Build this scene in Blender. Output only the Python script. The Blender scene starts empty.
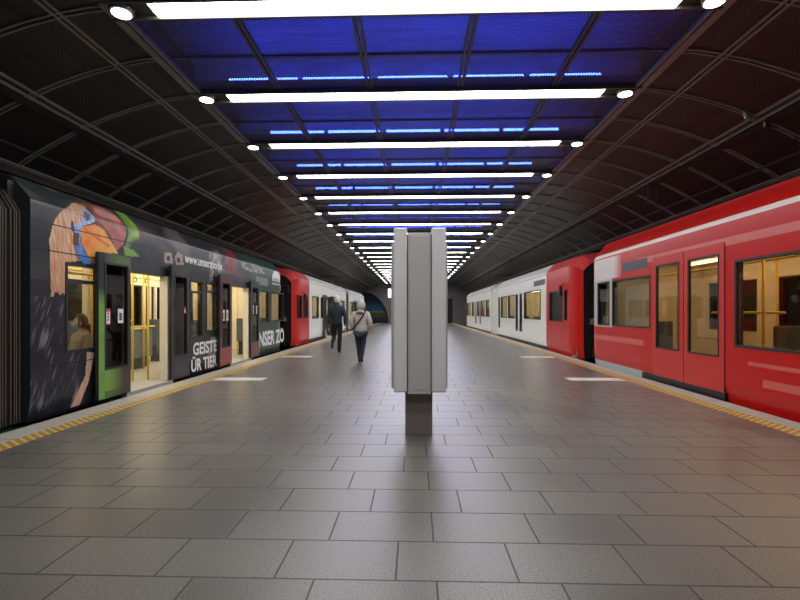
import bpy, bmesh, math, random
from mathutils import Vector, Matrix
random.seed(7)
SC = bpy.context.scene
COL = SC.collection
PR = {
  'neck': [(6.597, 2.848), (6.251, 2.679), (6.117, 2.543), (6.052, 2.414), (6.002, 2.232), (6.014, 2.06), (6.032, 1.503), (6.278, 1.511), (6.278, 1.962), (6.596, 2.037), (6.521, 2.06), (6.425, 2.254), (6.425, 2.439), (6.566, 2.505), (6.611, 2.682), (6.868, 2.845), (7.053, 2.931)],
  'crown': [(6.597, 2.848), (6.908, 2.92), (7.154, 2.953), (7.062, 2.842), (6.897, 2.674), (6.861, 2.722), (6.916, 2.844), (6.82, 2.856)],
  'face': [(6.681, 2.771), (6.82, 2.808), (6.856, 2.732), (6.887, 2.639), (6.783, 2.583), (6.611, 2.517), (6.566, 2.526), (6.59, 2.636)],
  'eyew': [(6.643, 2.71), (6.782, 2.765), (6.792, 2.708), (6.767, 2.632), (6.688, 2.602), (6.633, 2.633)],
  'eye': [(6.677, 2.712), (6.755, 2.733), (6.751, 2.689), (6.739, 2.639), (6.688, 2.616), (6.651, 2.648)],
  'throat': [(6.419, 2.557), (6.521, 2.497), (6.633, 2.538), (6.584, 2.445), (6.572, 2.317), (6.642, 2.179), (6.783, 2.068), (6.822, 2.007), (6.657, 1.99), (6.521, 2.081), (6.462, 2.239), (6.425, 2.418)],
  'throatd': [(6.396, 2.546), (6.442, 2.555), (6.454, 2.413), (6.419, 2.397), (6.396, 2.454)],
  'brown': [(6.433, 2.399), (6.551, 2.408), (6.542, 2.229), (6.454, 2.221)],
  'beak': [(6.627, 2.516), (6.881, 2.594), (7.084, 2.552), (7.226, 2.415), (7.374, 2.297), (7.431, 2.228), (6.964, 2.198), (6.947, 2.052), (6.848, 2.005), (6.72, 2.125), (6.596, 2.279), (6.581, 2.424)],
  'beakline': [(6.642, 2.519), (6.783, 2.457), (7.084, 2.371), (7.226, 2.323), (7.19, 2.295), (7.032, 2.353), (6.751, 2.435), (6.627, 2.49)],
  'casque': [(7.128, 2.936), (7.363, 2.954), (7.575, 2.922), (7.626, 2.828), (7.608, 2.691), (7.64, 2.575), (7.567, 2.406), (7.412, 2.278), (7.299, 2.333), (7.19, 2.479), (7.032, 2.588), (6.897, 2.652), (6.925, 2.768)],
  'casqued': [(6.881, 2.682), (7.049, 2.614), (7.226, 2.507), (7.374, 2.285), (7.307, 2.311), (7.172, 2.442), (7.015, 2.551), (6.864, 2.613)],
  'casqueh': [(7.082, 2.88), (7.339, 2.889), (7.592, 2.858), (7.553, 2.741), (7.322, 2.745), (7.086, 2.756), (6.999, 2.795)],
  'leafg': [(7.773, 3.044), (8.62, 3.106), (9.085, 3.071), (8.502, 2.337), (7.771, 2.275), (7.607, 2.339), (7.709, 2.586), (7.67, 2.775)],
  'leafb': [(7.567, 2.37), (7.856, 2.335), (8.03, 2.242), (7.607, 2.218)],
  'trunk': [(6.709, 0.732), (6.87, 0.718), (6.773, 0.402), (6.586, -0.036), (6.381, -0.097), (6.538, 0.224), (6.678, 0.415)],
  'ear1': [(8.803, 2.349), (8.893, 2.454), (9.107, 2.432), (9.145, 2.244), (8.848, 2.228)],
  'ear2': [(9.223, 2.373), (9.321, 2.493), (9.525, 2.458), (9.567, 2.261), (9.262, 2.241)],
  'pup1': [(8.902, 2.36), (9.032, 2.375), (9.05, 2.296), (8.921, 2.282)],
  'pup2': [(9.282, 2.37), (9.422, 2.386), (9.443, 2.298), (9.302, 2.284)],
  'stone': [(10.822, 0.728), (11.341, 0.73), (11.341, -0.077), (10.625, 0.009)],
  'monkey': [(10.756, 2.661), (11.362, 2.796), (11.459, 2.687), (11.385, 2.469), (11.027, 2.345), (10.985, 2.052), (10.756, 1.98), (10.822, 2.383)],
  'red': [(12.12, 2.946), (12.725, 2.973), (12.549, 2.791), (12.416, 2.278), (11.814, 2.281), (11.626, 2.536)],
  'pale': [(12.777, 2.655), (13.919, 2.775), (14.647, 2.604), (14.844, 2.496), (13.565, 2.452), (12.927, 2.508)],
  'pale2': [(11.143, 2.721), (11.385, 2.679), (11.565, 2.285), (11.326, 2.242), (11.097, 2.434)],
  'green': [(14.647, 2.481), (17.511, 2.855), (17.151, 0.157), (15.915, 0.24), (15.915, 0.909), (14.844, 0.935)],
  'greenlow': [(14.268, 1.01), (17.151, 1.022), (17.285, 0.003), (14.176, -0.062)],
  'brownleaf': [(9.176, 3.293), (10.385, 3.386), (9.95, 3.062), (9.27, 2.894), (8.799, 2.979)],
}
# ------------------------------------------------------------------ helpers
class MB:
    """collects boxes, tubes, grids; build() links them as ONE mesh object"""
    def __init__(s): s.v=[]; s.f=[]; s.c=[]; s.anyc=False
    def face(s, idx, col=None):
        s.f.append(tuple(idx)); s.c.append(col)
        if col is not None: s.anyc=True
    def quad(s, a, b, c, d, col=None):
        n=len(s.v); s.v += [a,b,c,d]; s.face((n,n+1,n+2,n+3),col)
    def poly(s, pts, col=None):
        n=len(s.v); s.v += list(pts); s.face(range(n,n+len(pts)),col)
    def box(s, x0,x1,y0,y1,z0,z1, col=None):
        n=len(s.v)
        s.v += [(x,y,z) for z in (z0,z1) for y in (y0,y1) for x in (x0,x1)]
        for q in ((0,2,3,1),(4,5,7,6),(0,1,5,4),(2,6,7,3),(0,4,6,2),(1,3,7,5)):
            s.face([n+i for i in q],col)
        return s
    def tube(s, pts, r, seg=8, col=None, cap=True):
        pts=[Vector(p) for p in pts]; rings=[]
        for i,p in enumerate(pts):
            a=pts[max(i-1,0)]; b=pts[min(i+1,len(pts)-1)]
            t=(b-a).normalized()
            ref=Vector((0,0,1)) if abs(t.z)<.9 else Vector((1,0,0))
            u=t.cross(ref).normalized(); w=t.cross(u)
            n=len(s.v)
            for k in range(seg):
                an=2*math.pi*k/seg
                s.v.append(tuple(p+u*(math.cos(an)*r)+w*(math.sin(an)*r)))
            rings.append(n)
        for a,b in zip(rings,rings[1:]):
            for k in range(seg):
                k2=(k+1)%seg
                s.face((a+k,a+k2,b+k2,b+k),col)
        if cap:
            s.face([rings[0]+k for k in range(seg)],col); s.face([rings[-1]+k for k in range(seg)],col)
        return s
    def cyl(s, c, r, z0, z1, seg=24, r2=None, col=None):
        n=len(s.v); r2=r if r2 is None else r2
        for z,rr in ((z0,r),(z1,r2)):
            for k in range(seg):
                an=2*math.pi*k/seg; s.v.append((c[0]+rr*math.cos(an),c[1]+rr*math.sin(an),z))
        for k in range(seg):
            k2=(k+1)%seg; s.face((n+k,n+k2,n+seg+k2,n+seg+k),col)
        s.face([n+k for k in range(seg)],col); s.face([n+seg+k for k in range(seg)],col)
        return s
    def wheel(s, c, r, x0, x1, seg=20, col=None):
        n=len(s.v)
        for x in (x0,x1):
            for k in range(seg):
                an=2*math.pi*k/seg; s.v.append((x,c[0]+r*math.cos(an),c[1]+r*math.sin(an)))
        for k in range(seg):
            k2=(k+1)%seg; s.face((n+k,n+k2,n+seg+k2,n+seg+k),col)
        s.face([n+k for k in range(seg)],col); s.face([n+seg+k for k in range(seg)],col)
        return s
    def build(s, name, mat, parent=None, smooth=False, bevel=0, recalc=True, weld=False, local=False):
        off=Vector((0,0,0)); q=None if local else parent
        while q is not None: off+=q.location; q=q.parent
        me=bpy.data.meshes.new(name)
        me.from_pydata([tuple(Vector(p)-off) for p in s.v],[],s.f)
        if s.anyc:
            at=me.color_attributes.new('Col','FLOAT_COLOR','CORNER')
            buf=[]
            for p in me.polygons:
                c=s.c[p.index] or (.5,.5,.5)
                buf += [c[0],c[1],c[2],1.0]*p.loop_total
            at.data.foreach_set('color',buf)
        if recalc or weld:
            bm=bmesh.new(); bm.from_mesh(me)
            if weld: bmesh.ops.remove_doubles(bm,verts=bm.verts,dist=1e-4)
            bmesh.ops.recalc_face_normals(bm,faces=bm.faces); bm.to_mesh(me); bm.free()
        if smooth: me.polygons.foreach_set('use_smooth',[True]*len(me.polygons))
        o=bpy.data.objects.new(name,me); COL.objects.link(o)
        if mat is not None: me.materials.append(mat)
        if parent is not None: o.parent=parent
        if bevel:
            b=o.modifiers.new('bevel','BEVEL'); b.width=bevel; b.segments=2; b.limit_method='ANGLE'
        return o

def empty(name, loc):
    o=bpy.data.objects.new(name,None); o.location=loc; o.empty_display_size=.2; COL.objects.link(o); return o
def tag(o,label,cat,group=None,kind=None):
    o['label']=label; o['category']=cat
    if group: o['group']=group
    if kind: o['kind']=kind
    return o
def struct(o): o['kind']='structure'; return o

# ------------------------------------------------------------------ materials
class N:
    def __init__(s,name):
        s.m=bpy.data.materials.new(name); s.m.use_nodes=True; s.t=s.m.node_tree; s.t.nodes.clear()
        s.out=s.t.nodes.new('ShaderNodeOutputMaterial')
    def n(s,typ,**kw):
        x=s.t.nodes.new('ShaderNode'+typ)
        for k,v in kw.items(): setattr(x,k,v)
        return x
    def link(s,a,b): s.t.links.new(a,b)
    def math(s,op,a,b=None,c=None):
        x=s.n('Math',operation=op)
        for i,q in enumerate((a,b,c)):
            if q is None: continue
            if isinstance(q,(int,float)): x.inputs[i].default_value=q
            else: s.link(q,x.inputs[i])
        return x.outputs[0]
    def mix(s,fac,a,b):
        x=s.n('Mix',data_type='RGBA')
        for i,q in ((0,fac),(6,a),(7,b)):
            if isinstance(q,(int,float)): x.inputs[i].default_value=q
            elif isinstance(q,tuple): x.inputs[i].default_value=(q[0],q[1],q[2],1)
            else: s.link(q,x.inputs[i])
        return x.outputs[2]
    def xyz(s):
        g=s.n('NewGeometry'); x=s.n('SeparateXYZ'); s.link(g.outputs['Position'],x.inputs[0])
        return g.outputs['Position'],x.outputs[0],x.outputs[1],x.outputs[2]
    def noise(s,vec,scale,detail=3,rough=.5):
        x=s.n('TexNoise'); x.inputs['Scale'].default_value=scale; x.inputs['Detail'].default_value=detail
        x.inputs['Roughness'].default_value=rough
        if vec is not None: s.link(vec,x.inputs['Vector'])
        return x.outputs['Fac']
    def principled(s,col,rough=.5,metal=0,coat=0,spec=.5,bump=None,bs=.1):
        p=s.n('BsdfPrincipled')
        for k,q in (('Base Color',col),('Roughness',rough),('Metallic',metal)):
            if isinstance(q,tuple): p.inputs[k].default_value=(q[0],q[1],q[2],1)
            elif isinstance(q,(int,float)): p.inputs[k].default_value=q
            else: s.link(q,p.inputs[k])
        p.inputs['Coat Weight'].default_value=coat; p.inputs['Coat Roughness'].default_value=.08
        p.inputs['Specular IOR Level'].default_value=spec
        if bump is not None:
            b=s.n('Bump'); b.inputs['Strength'].default_value=bs; b.inputs['Distance'].default_value=.01
            s.link(bump,b.inputs['Height']); s.link(b.outputs[0],p.inputs['Normal'])
        s.link(p.outputs[0],s.out.inputs[0]); return p

def simple(name,col,rough=.5,metal=0,var=.12,scale=6,coat=0,spec=.5):
    k=N(name); pos,x,y,z=k.xyz()
    f=k.noise(pos,scale)
    c=k.mix(f,tuple(v*(1-var) for v in col),tuple(min(1,v*(1+var)) for v in col))
    k.principled(c,rough,metal,coat,spec); return k.m
def emit(name,col,st):
    k=N(name); e=k.n('Emission'); e.inputs[0].default_value=(*col,1); e.inputs[1].default_value=st
    k.link(e.outputs[0],k.out.inputs[0]); k.m.cycles.emission_sampling='FRONT'; return k.m
def paint(name,rough=.30,coat=.12):
    k=N(name); a=k.n('VertexColor',layer_name='Col')
    pos,x,y,z=k.xyz(); f=k.noise(pos,9)
    c=k.n('Mix',data_type='RGBA',blend_type='MULTIPLY'); c.inputs[0].default_value=1
    k.link(a.outputs[0],c.inputs[6]); k.link(k.mix(f,(.92,.92,.92),(1,1,1)),c.inputs[7])
    k.principled(c.outputs[2],rough,0,coat,.32); return k.m
def glass(name,tint=(.8,.8,.78)):
    k=N(name); t=k.n('BsdfTransparent'); t.inputs[0].default_value=(*tint,1)
    g=k.n('BsdfGlossy'); g.inputs['Roughness'].default_value=.03
    fr=k.n('Fresnel'); fr.inputs[0].default_value=1.45
    ge=k.n('NewGeometry'); fac=k.math('MULTIPLY',fr.outputs[0],k.math('SUBTRACT',1.0,ge.outputs['Backfacing']))
    m=k.n('MixShader'); k.link(fac,m.inputs[0]); k.link(t.outputs[0],m.inputs[1]); k.link(g.outputs[0],m.inputs[2])
    k.link(m.outputs[0],k.out.inputs[0]); return k.m

def mat_floor():
    k=N('granite_tiles'); pos,x,y,z=k.xyz()
    v=k.math('DIVIDE',k.math('SUBTRACT',y,.334),.4); row=k.math('FLOOR',v); fv=k.math('SUBTRACT',v,row)
    m=k.math('FLOORED_MODULO',row,4.0)
    off=k.math('ADD',.1,k.math('ADD',k.math('MULTIPLY',k.math('COMPARE',m,1.,.1),.4),k.math('MULTIPLY',k.math('COMPARE',m,3.,.1),.2)))
    u=k.math('DIVIDE',k.math('SUBTRACT',x,off),.6); cl=k.math('FLOOR',u); fu=k.math('SUBTRACT',u,cl)
    j=k.math('MAXIMUM',k.math('LESS_THAN',fv,.030),k.math('LESS_THAN',fu,.018))
    cx=k.n('CombineXYZ'); k.link(cl,cx.inputs[0]); k.link(row,cx.inputs[1])
    w=k.n('TexWhiteNoise',noise_dimensions='3D'); k.link(cx.outputs[0],w.inputs['Vector'])
    base=k.mix(w.outputs['Value'],(.102,.092,.077),(.140,.128,.109))
    sp=k.noise(pos,95,2,.6)
    r=k.n('ValToRGB'); k.link(sp,r.inputs[0]); r.color_ramp.elements[0].position=.36; r.color_ramp.elements[1].position=.52
    r.color_ramp.elements[0].color=(.25,.25,.25,1); r.color_ramp.elements[1].color=(1.18,1.18,1.18,1)
    mu=k.n('Mix',data_type='RGBA',blend_type='MULTIPLY'); mu.inputs[0].default_value=.9
    k.link(base,mu.inputs[6]); k.link(r.outputs[0],mu.inputs[7])
    big=k.noise(pos,.9,4)
    c=k.mix(k.math('MULTIPLY',big,.35),mu.outputs[2],(.12,.112,.102))
    c=k.mix(j,c,(.016,.015,.014))
    rg=k.math('ADD',k.math('MULTIPLY',j,.3),k.math('ADD',k.math('ADD',.285,k.math('MULTIPLY',big,.07)),k.math('MULTIPLY',w.outputs['Value'],.05)))
    k.principled(c,rg,0,0,.85); return k.m
def mat_perforated(name,base,hole_alpha,pitch=.036,th=.35):
    k=N(name); pos,x,y,z=k.xyz()
    kk=2*math.pi/pitch
    # rows of round holes, staggered; measured along y and along the panel's width
    a=k.math('COSINE',k.math('MULTIPLY',x,kk)); b=k.math('COSINE',k.math('MULTIPLY',y,kk*.7))
    h=k.math('GREATER_THAN',k.math('MULTIPLY',a,b),th)
    c=k.mix(k.noise(pos,3),tuple(q*.85 for q in base),tuple(q*1.15 for q in base))
    if hole_alpha:
        p=k.principled(c,.45,.3)
        t=k.n('BsdfTransparent'); mm=k.n('MixShader'); k.link(h,mm.inputs[0]); k.link(p.outputs[0],mm.inputs[1]); k.link(t.outputs[0],mm.inputs[2])
        k.link(mm.outputs[0],k.out.inputs[0])
    else:
        k.principled(k.mix(h,c,tuple(q*.25 for q in base)),.42,.3)
    return k.m
def mat_yellow():
    k=N('yellow_tactile'); pos,x,y,z=k.xyz()
    f=k.math('FRACT',k.math('DIVIDE',k.math('SUBTRACT',y,k.math('MULTIPLY',k.math('ABSOLUTE',x),.75)),.1))
    s=k.math('LESS_THAN',f,.62)
    c=k.mix(s,(.66,.46,.12),(.30,.16,.01))
    c=k.mix(k.math('MULTIPLY',k.noise(pos,5),.4),c,(.35,.26,.12))
    k.principled(c,.6,bump=s,bs=.3); return k.m
def mat_coping():
    k=N('pale_coping_stone'); pos,x,y,z=k.xyz()
    f=k.math('LESS_THAN',k.math('FRACT',k.math('DIVIDE',y,1.2)),.008)
    c=k.mix(k.noise(pos,8,5,.65),(.30,.28,.235),(.50,.47,.40))
    c=k.mix(f,c,(.08,.075,.07)); k.principled(c,.6); return k.m
def mat_slab():
    k=N('void_slab'); pos,x,y,z=k.xyz()
    mp=k.n('Mapping'); mp.inputs['Scale'].default_value=(.7,9,1); k.link(pos,mp.inputs[0])
    f=k.noise(mp.outputs[0],1.3,4,.7)
    k.principled(k.mix(f,(.04,.04,.05),(.8,.8,.82)),.8); return k.m
def mat_concrete(name,c0,c1):
    k=N(name); pos,x,y,z=k.xyz()
    k.principled(k.mix(k.noise(pos,1.3,6,.6),c0,c1),.8,bump=k.noise(pos,30,4),bs=.15); return k.m
def mat_mural():
    k=N('arch_mural'); pos,x,y,z=k.xyz()
    w=k.math('ADD',z,k.math('MULTIPLY',k.math('SUBTRACT',k.noise(pos,1.6,4),.5),.35))
    r=k.n('ValToRGB'); k.link(k.math('DIVIDE',w,4.0),r.inputs[0]); e=r.color_ramp; e.interpolation='LINEAR'
    DK=.45; st=[(0,(.01,.02,.03)),(.17,(.02,.05,.06)),(.2,(.25,.08,.07)),(.23,(.05,.12,.03)),(.30,(.10,.16,.02)),(.335,(.35,.33,.2)),(.36,(.02,.16,.25)),(.5,(.02,.12,.2)),(.62,(.01,.035,.06)),(1,(.004,.012,.022))]
    while len(e.elements)<len(st): e.elements.new(.5)
    for el,(p,c) in zip(e.elements,st): el.position=p; el.color=(c[0]*DK,c[1]*DK,c[2]*DK,1)
    p=k.principled(r.outputs[0],.4); 
    k.link(r.outputs[0],p.inputs['Emission Color']); p.inputs['Emission Strength'].default_value=.05  # painting given a faint glow of its own, though it is no lamp
    return k.m

M=dict(
 floor=mat_floor(), mesh=mat_perforated('perforated_ceiling_mesh',(.075,.073,.072),True,th=.24),
 vault=mat_perforated('perforated_vault_panel',(.040,.039,.038),False,.05,.3),
 seam=simple('vault_seam_metal',(.26,.25,.23),.40,.1), seamdark=simple('dark_groove',(.012,.012,.012),.8),
 frame=simple('ceiling_frame_metal',(.10,.096,.09),.45,.3), fill=simple('marking_white',(.62,.6,.55),.5),
 yellow=mat_yellow(), coping=mat_coping(), slab=mat_slab(),
 conc=mat_concrete('grey_concrete',(.13,.125,.115),(.21,.2,.185)), dark=mat_concrete('dark_tunnel',(.012,.012,.012),(.022,.021,.02)),
 ballast=mat_concrete('track_ballast',(.015,.014,.013),(.035,.032,.03)), mural=mat_mural(),
 lamp=emit('lamp_diffuser',(1,.985,.95),9.5), spot=emit('spot_lens',(.93,.97,1),8), blue=emit('blue_tube',(.026,.060,1),30),
 housing=simple('lamp_housing_grey',(.085,.08,.07),.5,.2), black=simple('black_plastic',(.012,.012,.013),.4),
 paint=paint('vehicle_paint'), dullpaint=paint('door_paint',.35,.2), glass=glass('window_glass',(.72,.71,.68)), brownglass=glass('brown_tinted_glass',(.58,.49,.38)), darkglass=glass('tinted_glass',(.42,.40,.38)),
 rubber=simple('rubber_black',(.014,.014,.015),.55), bellow=simple('bellows_fabric',(.085,.074,.06),.6,0,.25,4),
 cream=simple('cream_lining',(.74,.69,.55),.5), greyfloor=simple('vehicle_floor_grey',(.35,.35,.33),.5), seat=simple('seat_fabric_blue',(.10,.12,.16),.8),
 pole=simple('yellow_pole',(.80,.56,.05),.3), panel=simple('blue_grey_panel',(.16,.20,.25),.4), heater=simple('dark_grey_box',(.06,.065,.07),.5),
 warm=emit('cabin_lamp',(1,.84,.58),7.0), white=simple('white_vinyl',(.8,.8,.8),.4), sredge=simple('red_border',(.55,.04,.03),.5),
 totem=simple('brushed_grey_metal',(.78,.765,.78),.45,.05,.06,2), totemd=simple('spine_grey_metal',(.56,.54,.55),.42,.1,.06,2), totemb=simple('base_grey_metal',(.24,.215,.205),.38,.3,.1,3), steel=simple('bare_steel',(.35,.33,.28),.4,.8),
 green=simple('green_cover',(.02,.12,.06),.5), under=simple('underframe_black',(.015,.015,.015),.7),
 skin=simple('skin',(.52,.30,.21),.55), navy=simple('navy_jacket',(.014,.022,.042),.75), blackcloth=simple('black_trousers',(.010,.010,.013),.8), jeans=simple('dark_jeans',(.012,.022,.036),.8),
 greycoat=simple('pale_grey_coat',(.46,.43,.40),.85,0,.1,30), hairw=simple('white_hair',(.62,.6,.57),.7,0,.15,60), hairb=simple('brown_hair',(.10,.045,.022),.6,0,.3,60),
 leather=simple('brown_strap',(.045,.025,.018),.5), shoe=simple('black_shoe',(.012,.011,.011),.5), parka=simple('taupe_jacket',(.34,.30,.255),.8,0,.12,20), mask=simple('mask_blue_green',(.36,.52,.52),.8), screen=emit('blue_white_sign',(.6,.68,1),2.0),
)

M['blue'].cycles.emission_sampling='NONE'; M['spot'].cycles.emission_sampling='NONE'
# ------------------------------------------------------------------ camera
H=1.31
cam=bpy.data.cameras.new('camera'); co=bpy.data.objects.new('camera',cam); COL.objects.link(co)
co.location=(0,0,H); co.rotation_euler=(math.radians(90),0,math.radians(1.79))
cam.sensor_width=36; cam.lens=21.6; cam.shift_y=.015; cam.clip_start=.05; cam.clip_end=300
SC.camera=co
w=bpy.data.worlds.new('world'); SC.world=w; w.use_nodes=True
w.node_tree.nodes['Background'].inputs[0].default_value=(.02,.02,.025,1); w.node_tree.nodes['Background'].inputs[1].default_value=.3
SC.view_settings.view_transform='Standard'; SC.view_settings.look='None'; SC.view_settings.gamma=1; SC.view_settings.use_curve_mapping=False
SC.view_settings.exposure=1.08
SC.cycles.use_denoising=True; SC.cycles.use_adaptive_sampling=False; SC.cycles.max_bounces=8; SC.cycles.transparent_max_bounces=16; SC.cycles.sample_clamp_indirect=3
try: SC.cycles.use_light_tree=True
except Exception: pass

# ------------------------------------------------------------------ setting
Y0,Y1=-5.0,57.0
EL,ER=-4.44,4.53
b=MB(); b.box(-3.90,4.03,Y0,Y1,-.95,0); struct(b.build('floor',M['floor']))
struct(MB().box(-4.10,-3.90,Y0,Y1,-.95,.004).build('trim_1',M['yellow']))
struct(MB().box(4.03,4.24,Y0,Y1,-.95,.004).build('trim_2',M['yellow']))
struct(MB().box(EL,-4.10,Y0,Y1,-.95,.002).build('trim_3',M['coping']))
struct(MB().box(4.24,ER,Y0,Y1,-.95,.002).build('trim_4',M['coping']))
n=5
for x0,x1,y in ((-3.89,-2.93,9.27),(-3.89,-3.03,14.0),(2.97,4.02,9.45),(3.06,4.02,14.05)):
    struct(MB().box(x0,x1,y-.2,y+.2,-.02,.003).build('trim_%d'%n,M['fill'])); n+=1
struct(MB().box(-8.2,EL-.0,Y0,Y1+20,-1.25,-.95).build('floor_track_left',M['ballast']))
struct(MB().box(ER,8.2,Y0,Y1+20,-1.25,-.95).build('floor_track_right',M['ballast']))

VP=[(3.31,4.67),(3.6,4.652),(3.9,4.60),(4.3,4.505),(4.7,4.375),(5.1,4.215),(5.5,4.02),(5.9,3.80),(6.25,3.58)]
def vault(sg,name):
    b=MB()
    for (xa,za),(xb,zb) in zip(VP,VP[1:]):
        b.quad((sg*xa,Y0,za),(sg*xb,Y0,zb),(sg*xb,Y1,zb),(sg*xa,Y1,za))
    o=b.build(name,M['vault'],smooth=True); struct(o)
    # lip, soffit and track wall behind the vehicles
    b=MB()
    pts=[(6.25,3.58),(6.25,3.46),(7.7,3.40),(7.95,2.6),(8.1,-1.25)]
    for (xa,za),(xb,zb) in zip(pts,pts[1:]):
        b.quad((sg*xa,Y0,za),(sg*xb,Y0,zb),(sg*xb,Y1,zb),(sg*xa,Y1,za))
    struct(b.build('wall_left' if sg<0 else 'wall_right',M['dark']))
vault(-1,'ceiling_vault_left'); vault(1,'ceiling_vault_right')
def along(sg,x,z,nx,nz,wd,th):    # strip along the tunnel lying on the vault
    b=MB(); t=Vector((-nz,0,nx)).normalized(); nn=Vector((nx,0,nz)).normalized()
    c=Vector((x,0,z)); a=[]
    for p in (c-t*wd/2, c+t*wd/2, c+t*wd/2+nn*th, c-t*wd/2+nn*th): a.append((sg*p.x,p.z))
    for i in range(4):
        (xa,za),(xb,zb)=a[i],a[(i+1)%4]; b.quad((xa,Y0,za),(xb,Y0,zb),(xb,Y1,zb),(xa,Y1,za))
    return b
n=20
for sg in (-1,1):
    for x,z,nx,nz,wd,th,mm in ((3.36,4.665,0,-1,.10,.05,'seam'),(3.255,4.665,0,-1,.04,.05,'seam'),(3.9,4.60,-.2,-1,.035,.02,'seam'),(3.97,4.585,-.2,-1,.035,.02,'seam'),(5.06,4.233,-.43,-1,.03,.03,'seam'),(5.15,4.19,-.45,-1,.035,.03,'seam'),(5.24,4.15,-.45,-1,.11,.035,'seamdark'),(6.22,3.6,-.55,-1,.07,.03,'seam')):  # the wide dark strip stands in for the shadow at the vault joint
        struct(along(sg,x,z,nx,nz,wd,th).build('trim_%d'%n,M[mm])); n+=1
    b=MB(); y=5.17-2.15*5
    while y<Y1-.1:
        for dy in (-.045,.025):
            if y+dy<Y0: continue
            for (xa,za),(xb,zb) in zip(VP,VP[1:]):
                A=[(sg*xa,y+dy,za-.022),(sg*xb,y+dy,zb-.022),(sg*xb,y+dy+.022,zb-.022),(sg*xa,y+dy+.022,za-.022)]
                Bq=[(p[0],p[1],p[2]+.03) for p in A]
                b.quad(*A); b.quad(A[0],A[1],Bq[1],Bq[0]); b.quad(A[3],A[2],Bq[2],Bq[3])
        y+=1.075
    struct(b.build('trim_%d'%n,M['seam'])); n+=1
# flat perforated ceiling with its frame
struct(MB().box(-3.31,3.31,Y0,Y1,4.67,4.672).build('ceiling',M['mesh']))
b=MB()
for x in (-2.05,-.67,.67,2.05):
    b.box(x-.05,x-.012,Y0,Y1,4.645,4.70); b.box(x+.012,x+.05,Y0,Y1,4.645,4.70)
struct(b.build('trim_%d'%n,M['frame'])); n+=1
b=MB(); y=5.17+.5*2.15-2.15*4
while y<Y1: b.box(-3.3,3.3,y-.02,y+.02,4.65,4.69); y+=2.15
struct(b.build('trim_%d'%n,M['frame'])); n+=1
b=MB(); b.box(-4.0,4.0,Y0,Y1,5.62,5.8); struct(b.build('ceiling_void_slab',M['slab']))
for sg in (-1,1): struct(MB().box(sg*3.9-.05,sg*3.9+.05,Y0,Y1,4.66,5.62).build('wall_void_left' if sg<0 else 'wall_void_right',M['dark']))

b=MB(); y=5.17+.5*2.15-2.15*4  # cross beams added to break up the blue glow on the slab
while y<Y1: b.box(-3.9,3.9,y-.11,y+.11,5.30,5.64); y+=2.15
struct(b.build('ceiling_void_beams',M['slab']))
# far end wall with two track portals
def arch(cx,z0,rx,rz,nseg=28):
    return [(cx+rx*math.cos(math.pi*i/nseg),z0+rz*math.sin(math.pi*i/nseg)) for i in range(nseg+1)]
b=MB(); yf=Y1
def wall_with_arch(b,xa,xb,zt,cx,z0,rx,rz,y):
    pts=arch(cx,z0,rx,rz)
    for (x1,z1),(x2,z2) in zip(pts,pts[1:]):
        b.quad((x1,y,z1),(x1,y,zt),(x2,y,zt),(x2,y,z2))
    lo,hi=cx-rx,cx+rx
    if xa<lo: b.quad((xa,y,-1.25),(lo,y,-1.25),(lo,y,zt),(xa,y,zt))
    if xb>hi: b.quad((hi,y,-1.25),(xb,y,-1.25),(xb,y,zt),(hi,y,zt))
wall_with_arch(b,-8.3,0,5.8,-6.0,-.1,2.72,3.6,yf)
b.quad((0,yf,-1.25),(3.7,yf,-1.25),(3.7,yf,5.8),(0,yf,5.8)); b.quad((3.7,yf,2.9),(4.45,yf,2.9),(4.45,yf,5.8),(3.7,yf,5.8)); b.quad((4.45,yf,-1.25),(8.3,yf,-1.25),(8.3,yf,5.8),(4.45,yf,5.8))
struct(b.build('wall_far',M['conc'],recalc=False))
b=MB()
b.box(3.6,4.55,yf+.02,yf+3,-1.25,3.0); struct(b.build('door_1',M['dark']))
b=MB(); pts=arch(-6.0,-.1,2.72,3.6); out=arch(-6.0,-.1,2.86,3.75)
for i in range(len(pts)-1):
    a=[(pts[i][0],pts[i][1]),(pts[i+1][0],pts[i+1][1]),(out[i+1][0],out[i+1][1]),(out[i][0],out[i][1])]
    b.poly([(p[0],yf-.04,p[1]) for p in a])
    b.quad((pts[i][0],yf-.04,pts[i][1]),(pts[i+1][0],yf-.04,pts[i+1][1]),(pts[i+1][0],yf+1.2,pts[i+1][1]),(pts[i][0],yf+1.2,pts[i][1]))
struct(b.build('trim_%d'%n,M['dark'])); n+=1
b=MB(); b.poly([(p[0],yf+.5,p[1]) for p in arch(-6.0,-.1,2.70,3.58)]); b.poly([(p[0],yf+.55,p[1]) for p in arch(-6.0,-.1,2.70,3.58)])
tag(b.build('wall_mural',M['mural']),'arched painting of dark teal sky over green land, on the far end wall','mural')

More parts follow.
